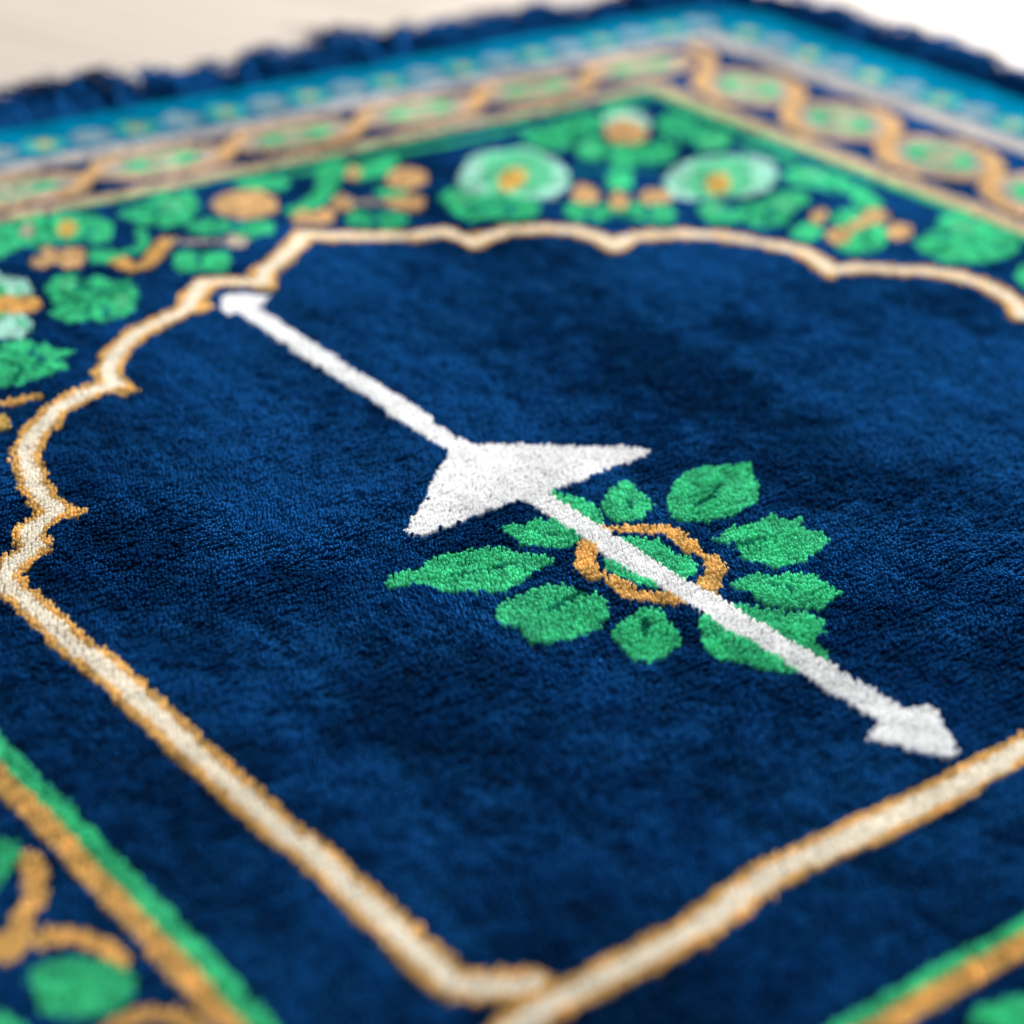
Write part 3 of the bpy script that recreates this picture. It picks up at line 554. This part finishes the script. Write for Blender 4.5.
# ------------------------------------------------------------------ fringe
def strand_mesh(P, r):
    """P (n,k,3) centre lines -> three-sided tapering yarns"""
    n, k, _ = P.shape
    d = np.gradient(P, axis=1); d /= np.linalg.norm(d, axis=2, keepdims=True) + 1e-9
    upv = np.zeros_like(d); upv[..., 2] = 1
    s = np.cross(d, upv); s /= np.linalg.norm(s, axis=2, keepdims=True) + 1e-6
    u = np.cross(s, d)
    taper = np.linspace(1, 0.45, k)[None, :, None]
    V = np.stack([P + (s * math.cos(a) + u * math.sin(a)) * r[:, None, None] * taper for a in (0.5, 2.59, 4.69)], 2)
    V = V.reshape(-1, 3); F = []
    base = (np.arange(n) * k * 3)[:, None]
    for q in range(k - 1):
        for e in range(3):
            a, b = q * 3 + e, q * 3 + (e + 1) % 3
            F.append(base + [[a, b, b + 3]]); F.append(base + [[a, b + 3, a + 3]])
    F = np.concatenate(F, 0)
    return V, F, n, k
def tassel(x, y, dirv, length, seed):
    r = np.random.default_rng(seed); n = 64; k = 7
    t = np.linspace(0, 1, k)[None, :]
    side = np.array([-dirv[1], dirv[0]])
    off = r.normal(0, 0.0050, n)[:, None]; fan = -off * 10 + r.normal(0, 0.13, n)[:, None] + r.normal(0, 0.25)
    ln = length * (1 - 0.55 * np.abs(off[:, 0]) / 0.009 - r.uniform(0, 0.3, n)).clip(0.3)[:, None]
    curl = r.normal(0, 0.12, n)[:, None]
    along = ln * t; across = off + ln * (fan * t + curl * np.sin(t * 3))
    lift = r.uniform(0.1, 1.0, n)[:, None] * r.uniform(0.5, 1.3)
    z = 0.0045 * (1 - t) + 0.0008 + 0.011 * lift * np.sin(t * math.pi * r.uniform(0.7, 0.98, n)[:, None])
    P = np.stack([x + dirv[0] * along + side[0] * across, y + dirv[1] * along + side[1] * across, z], 2)
    return strand_mesh(P, r.uniform(0.0005, 0.0009, n))
cnt = 0
def row(fixed, s0, s1, step, along_x, base_len):
    global cnt
    s = s0
    while s < s1:
        sm = (s + rng.normal(0, 0.12 * step))
        x, y, d = ((sm, fixed, (rng.normal(0, .15), 1.0)) if along_x else (fixed, sm, (1.0, rng.normal(0, .15))))
        nz = float(vnoise(np.array([s * 1000.0]), np.array([17.0 if along_x else 90.0]), 48, 21, 2)[0])
        ln = base_len * (0.45 + 2.3 * nz ** 2) * rng.uniform(0.8, 1.2)
        V, F, n, k = tassel(x, y, d, ln, 100 + cnt)
        T = np.repeat(np.random.default_rng(cnt).normal(1, 0.15, n), k * 3)
        o = mesh_tris('tassel', V, F, MATS['navy'], rug, T, True)
        cnt += 1; s += step
row(Y1 / 1000 - 0.001, -0.075, X1 / 1000 + 0.004, 0.0082, True, 0.035)
row(X1 / 1000 - 0.001, 0.075, Y1 / 1000 + 0.004, 0.0082, False, 0.026)

# ------------------------------------------------------------------ floor
def floor_material():
    m = bpy.data.materials.new('pale_wood_floor'); m.use_nodes = True; nt = m.node_tree; N = nt.nodes; L = nt.links
    b = N['Principled BSDF']
    tc = N.new('ShaderNodeTexCoord'); mp = N.new('ShaderNodeMapping'); mp.inputs['Rotation'].default_value = (0, 0, 0.55)
    L.new(tc.outputs['Object'], mp.inputs['Vector'])
    br = N.new('ShaderNodeTexBrick'); br.inputs['Scale'].default_value = 1; br.inputs['Brick Width'].default_value = 1.2
    br.inputs['Row Height'].default_value = 0.14; br.inputs['Mortar Size'].default_value = 0.0012
    br.inputs['Color1'].default_value = (0.325, 0.28, 0.24, 1); br.inputs['Color2'].default_value = (0.38, 0.33, 0.285, 1)
    br.inputs['Mortar'].default_value = (0.30, 0.25, 0.20, 1)
    L.new(mp.outputs[0], br.inputs['Vector'])
    m2 = N.new('ShaderNodeMapping'); m2.inputs['Scale'].default_value = (3, 60, 1); L.new(mp.outputs[0], m2.inputs['Vector'])
    no = N.new('ShaderNodeTexNoise'); no.inputs['Scale'].default_value = 1.5; no.inputs['Detail'].default_value = 6; L.new(m2.outputs[0], no.inputs['Vector'])
    mr = N.new('ShaderNodeMapRange'); mr.inputs['To Min'].default_value = 0.85; mr.inputs['To Max'].default_value = 1.12
    L.new(no.outputs['Fac'], mr.inputs['Value'])
    vm = N.new('ShaderNodeVectorMath'); vm.operation = 'SCALE'
    L.new(br.outputs['Color'], vm.inputs[0]); L.new(mr.outputs[0], vm.inputs['Scale']); L.new(vm.outputs[0], b.inputs['Base Color'])
    b.inputs['Roughness'].default_value = 0.5; b.inputs['Specular IOR Level'].default_value = 0.22
    return m
g = 3.0
fl = mesh_tris('floor', np.array([(-g, -g, 0), (g, -g, 0), (g, g, 0), (-g, g, 0)]), np.array([(0, 1, 2), (0, 2, 3)]), floor_material())
fl['kind'] = 'structure'

# ------------------------------------------------------------------ light
w = bpy.data.worlds.new('World'); sc.world = w; w.use_nodes = True
w.node_tree.nodes['Background'].inputs[0].default_value = (0.80, 0.90, 1.0, 1)
w.node_tree.nodes['Background'].inputs[1].default_value = 0.40
def area(name, loc, target, sx, sy, power, col):
    l = bpy.data.lights.new(name, 'AREA'); l.shape = 'RECTANGLE'; l.size = sx; l.size_y = sy; l.energy = power; l.color = col
    o = bpy.data.objects.new(name, l); o.location = loc
    o.rotation_euler = (Vector(target) - Vector(loc)).to_track_quat('-Z', 'Y').to_euler(); link(o)
area('window_light', (0.98, 2.1, 1.03), (0.05, 0.55, 0), 1.45, 0.9, 128, (1.0, 0.97, 0.93))
area('front_fill', (-0.9, 0.1, 1.6), (0, 0.6, 0), 0.8, 0.8, 9, (1.0, 0.97, 0.93))  # added front fill, no lamp seen there

# ------------------------------------------------------------------ camera
cam = bpy.data.cameras.new('camera'); co = bpy.data.objects.new('camera', cam); link(co)
M = Matrix(((RIGHT[0], UP[0], -fwd[0], CAM[0]), (RIGHT[1], UP[1], -fwd[1], CAM[1]), (RIGHT[2], UP[2], -fwd[2], CAM[2]), (0, 0, 0, 1)))
co.matrix_world = M
cam.sensor_width = 36; cam.lens = F_PX / 1024 * 36
cam.clip_start = 0.01; cam.clip_end = 50
cam.dof.use_dof = True; cam.dof.focus_distance = FOCUS * U
cam.dof.aperture_fstop = (cam.lens / 1000) / (APERTURE * U); cam.dof.aperture_blades = 0
sc.camera = co
sc.view_settings.view_transform = 'Standard'; sc.view_settings.look = 'None'; sc.view_settings.exposure = 0.12; sc.view_settings.gamma = 1
sc.render.engine = 'CYCLES'
sc.cycles.max_bounces = 8; sc.cycles.diffuse_bounces = 4
